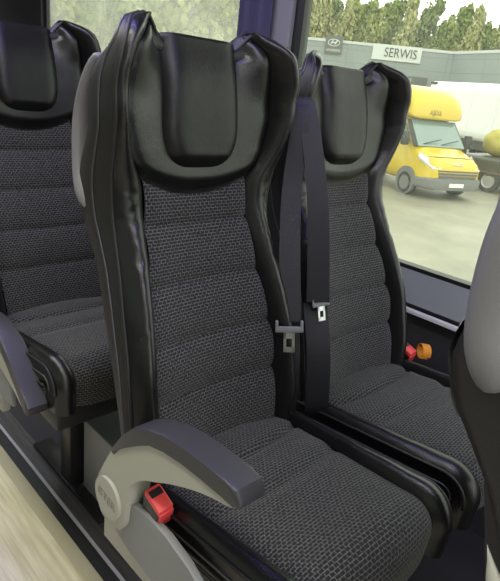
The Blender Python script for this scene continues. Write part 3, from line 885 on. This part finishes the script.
# --- trees
LEAFS = [simple('foliage_%d' % i, c, .8, vary=.22, vscale=2) for i, c in enumerate([(.17, .22, .055), (.25, .28, .085), (.16, .20, .07), (.31, .31, .13)])]
BARK = simple('bark', (.10, .085, .06), .9)
def make_tree(name, label, loc, height, crown_w, seed, leaf, conical=0, group='trees beyond the car park', n=2600, size=.24):
    rnd = random.Random(seed)
    root = thing(name, label, 'tree', loc, rnd.random()*6, group)
    V = []; F = []
    blobs = []
    for i in range(16):
        fz = .32+.64*(i+rnd.random())/16
        w = crown_w*(1-conical*(fz-.3)/.7)*(.55+.45*math.sin(math.pi*min(1, (fz-.25)/.85)))
        a = rnd.random()*6.28; r = w*.55*rnd.random()**.5
        blobs.append((Vector((math.cos(a)*r, math.sin(a)*r, fz*height)), w*(.30+.25*rnd.random())))
    for i in range(n):
        c, r = rnd.choice(blobs)
        d = Vector((rnd.gauss(0, 1), rnd.gauss(0, 1), rnd.gauss(0, 1))).normalized()
        p = c+d*r*rnd.uniform(.55, 1.08)
        s = size*rnd.uniform(.6, 1.4)
        u = Vector((rnd.gauss(0, 1), rnd.gauss(0, 1), rnd.gauss(0, 1))).normalized(); w = u.cross(d)
        if w.length < .1: continue
        w.normalize(); u = u*s; w = w*s*.7; k = len(V)
        V += [p-u, p+w, p+u, p-w]; F.append((k, k+1, k+2, k+3))
    mesh_obj('foliage', V, F, leaf, root, smooth=False, fix=False)
    th = .018*height
    tp = [(0, 0, -.1), (.04*height*rnd.uniform(-.3, .3), 0, height*.3), (0, .03*height*rnd.uniform(-.3, .3), height*.85)]
    tube('trunk', tp, [th*1.3, th, th*.3], BARK, root, 8)
    return root
def copy_tree(src, loc, rot, sc, label):
    c = src.copy(); COL.objects.link(c); c.location = loc; c.rotation_euler = (0, 0, rot); c.scale = (sc, sc, sc); c['label'] = label
    for ch in src.children:
        d = ch.copy(); COL.objects.link(d); d.parent = c
    return c
import_trees = []
rt = random.Random(3)
LAB = 'tall hazy green tree in the row above the grey building'
LABL = 'tree in the pale green row outside the rear window'
protos = [make_tree('tree', LAB, (-60, 50, G), 11, 3.2, 11+i, LEAFS[i % 4], .45 if i % 2 else .2) for i in range(4)]
# the row behind the building, seen through the near window
def dirv(a): return Vector((-math.cos(a), math.sin(a), 0))      # a: angle from straight back towards the window side
k = 0
for row, (dist, cnt) in enumerate(((65, 15), (70, 15), (76, 15))):
    for i in range(cnt):
        fr_ = (i+.33*row)/(cnt-1); a = R(40+fr_*40); p = dirv(a)*(dist+rt.uniform(-1, 1)); p.z = G
        hgt = 13.6-3.6*min(1, fr_)+rt.uniform(-1.1, .9)+row*.9; sc = hgt/11
        if k < 4:
            o = protos[k]; o.location = p; o.scale = (sc*.62, sc*.62, sc)
        else: copy_tree(protos[rt.randrange(4)], p, rt.random()*6, sc, LAB).scale = (sc*.62, sc*.62, sc)
        k += 1
near = make_tree('leafy_tree', LABL, (-20, 10, G), 9, 2.9, 51, LEAFS[0], .1, 'trees outside the rear window', 6500, .13)
near2 = make_tree('leafy_tree', LABL, (-20, 10, G), 9, 2.9, 52, LEAFS[1], .2, 'trees outside the rear window', 6500, .13)
first = 0
for row, (dist, cnt) in enumerate(((19, 4), (25.5, 4))):
    for i in range(cnt):
        a = R(15+(i+.5*row)*25/(cnt-.5)); p = dirv(a)*dist; p.z = G
        sc = rt.uniform(.95, 1.15)+.2*row
        k = row*cnt+i
        if k < 2: o = (near, near2)[k]; o.location = p; o.scale = (sc,)*3
        else: copy_tree((near, near2)[k % 2], p, rt.random()*6, sc, LABL)

# ------------------------------------------------------------------ sky
w = bpy.data.worlds.new('overcast'); bpy.context.scene.world = w; w.use_nodes = True
nt = w.node_tree; bg = nt.nodes['Background']
tc = N(nt, 'ShaderNodeTexCoord'); n = N(nt, 'ShaderNodeTexNoise'); n.inputs['Scale'].default_value = 2.5; n.inputs['Detail'].default_value = 5
r = N(nt, 'ShaderNodeValToRGB'); r.color_ramp.elements[0].color = (.88, .92, .92, 1); r.color_ramp.elements[1].color = (1, 1, .97, 1)
nt.links.new(tc.outputs['Generated'], n.inputs['Vector']); nt.links.new(n.outputs['Fac'], r.inputs['Fac']); nt.links.new(r.outputs['Color'], bg.inputs['Color'])
bg.inputs['Strength'].default_value = 3.0

# ------------------------------------------------------------------ camera
cam = bpy.data.cameras.new('camera'); co = bpy.data.objects.new('camera', cam); COL.objects.link(co)
pit, yaw, rol = R(20.35), R(45.5), R(6.53)
look = Vector((-math.cos(yaw)*math.cos(pit), math.sin(yaw)*math.cos(pit), -math.sin(pit)))
right = Vector((math.sin(yaw), math.cos(yaw), 0)); up = right.cross(look)
r2 = right*math.cos(rol)+up*math.sin(rol); u2 = -right*math.sin(rol)+up*math.cos(rol)
mw = Matrix.Identity(4)
for i in range(3): mw[i][0], mw[i][1], mw[i][2] = r2[i], u2[i], -look[i]
mw.translation = (0, 0, 1.16)
co.matrix_world = mw
cam.sensor_fit = 'HORIZONTAL'; cam.sensor_width = 36; cam.lens = 553.2/500*36; cam.clip_start = .02; cam.clip_end = 500
sc = bpy.context.scene; sc.camera = co
sc.view_settings.view_transform = 'Standard'; sc.view_settings.look = 'None'; sc.view_settings.gamma = 1
sc.view_settings.exposure = 0.0
sc.cycles.use_denoising = True
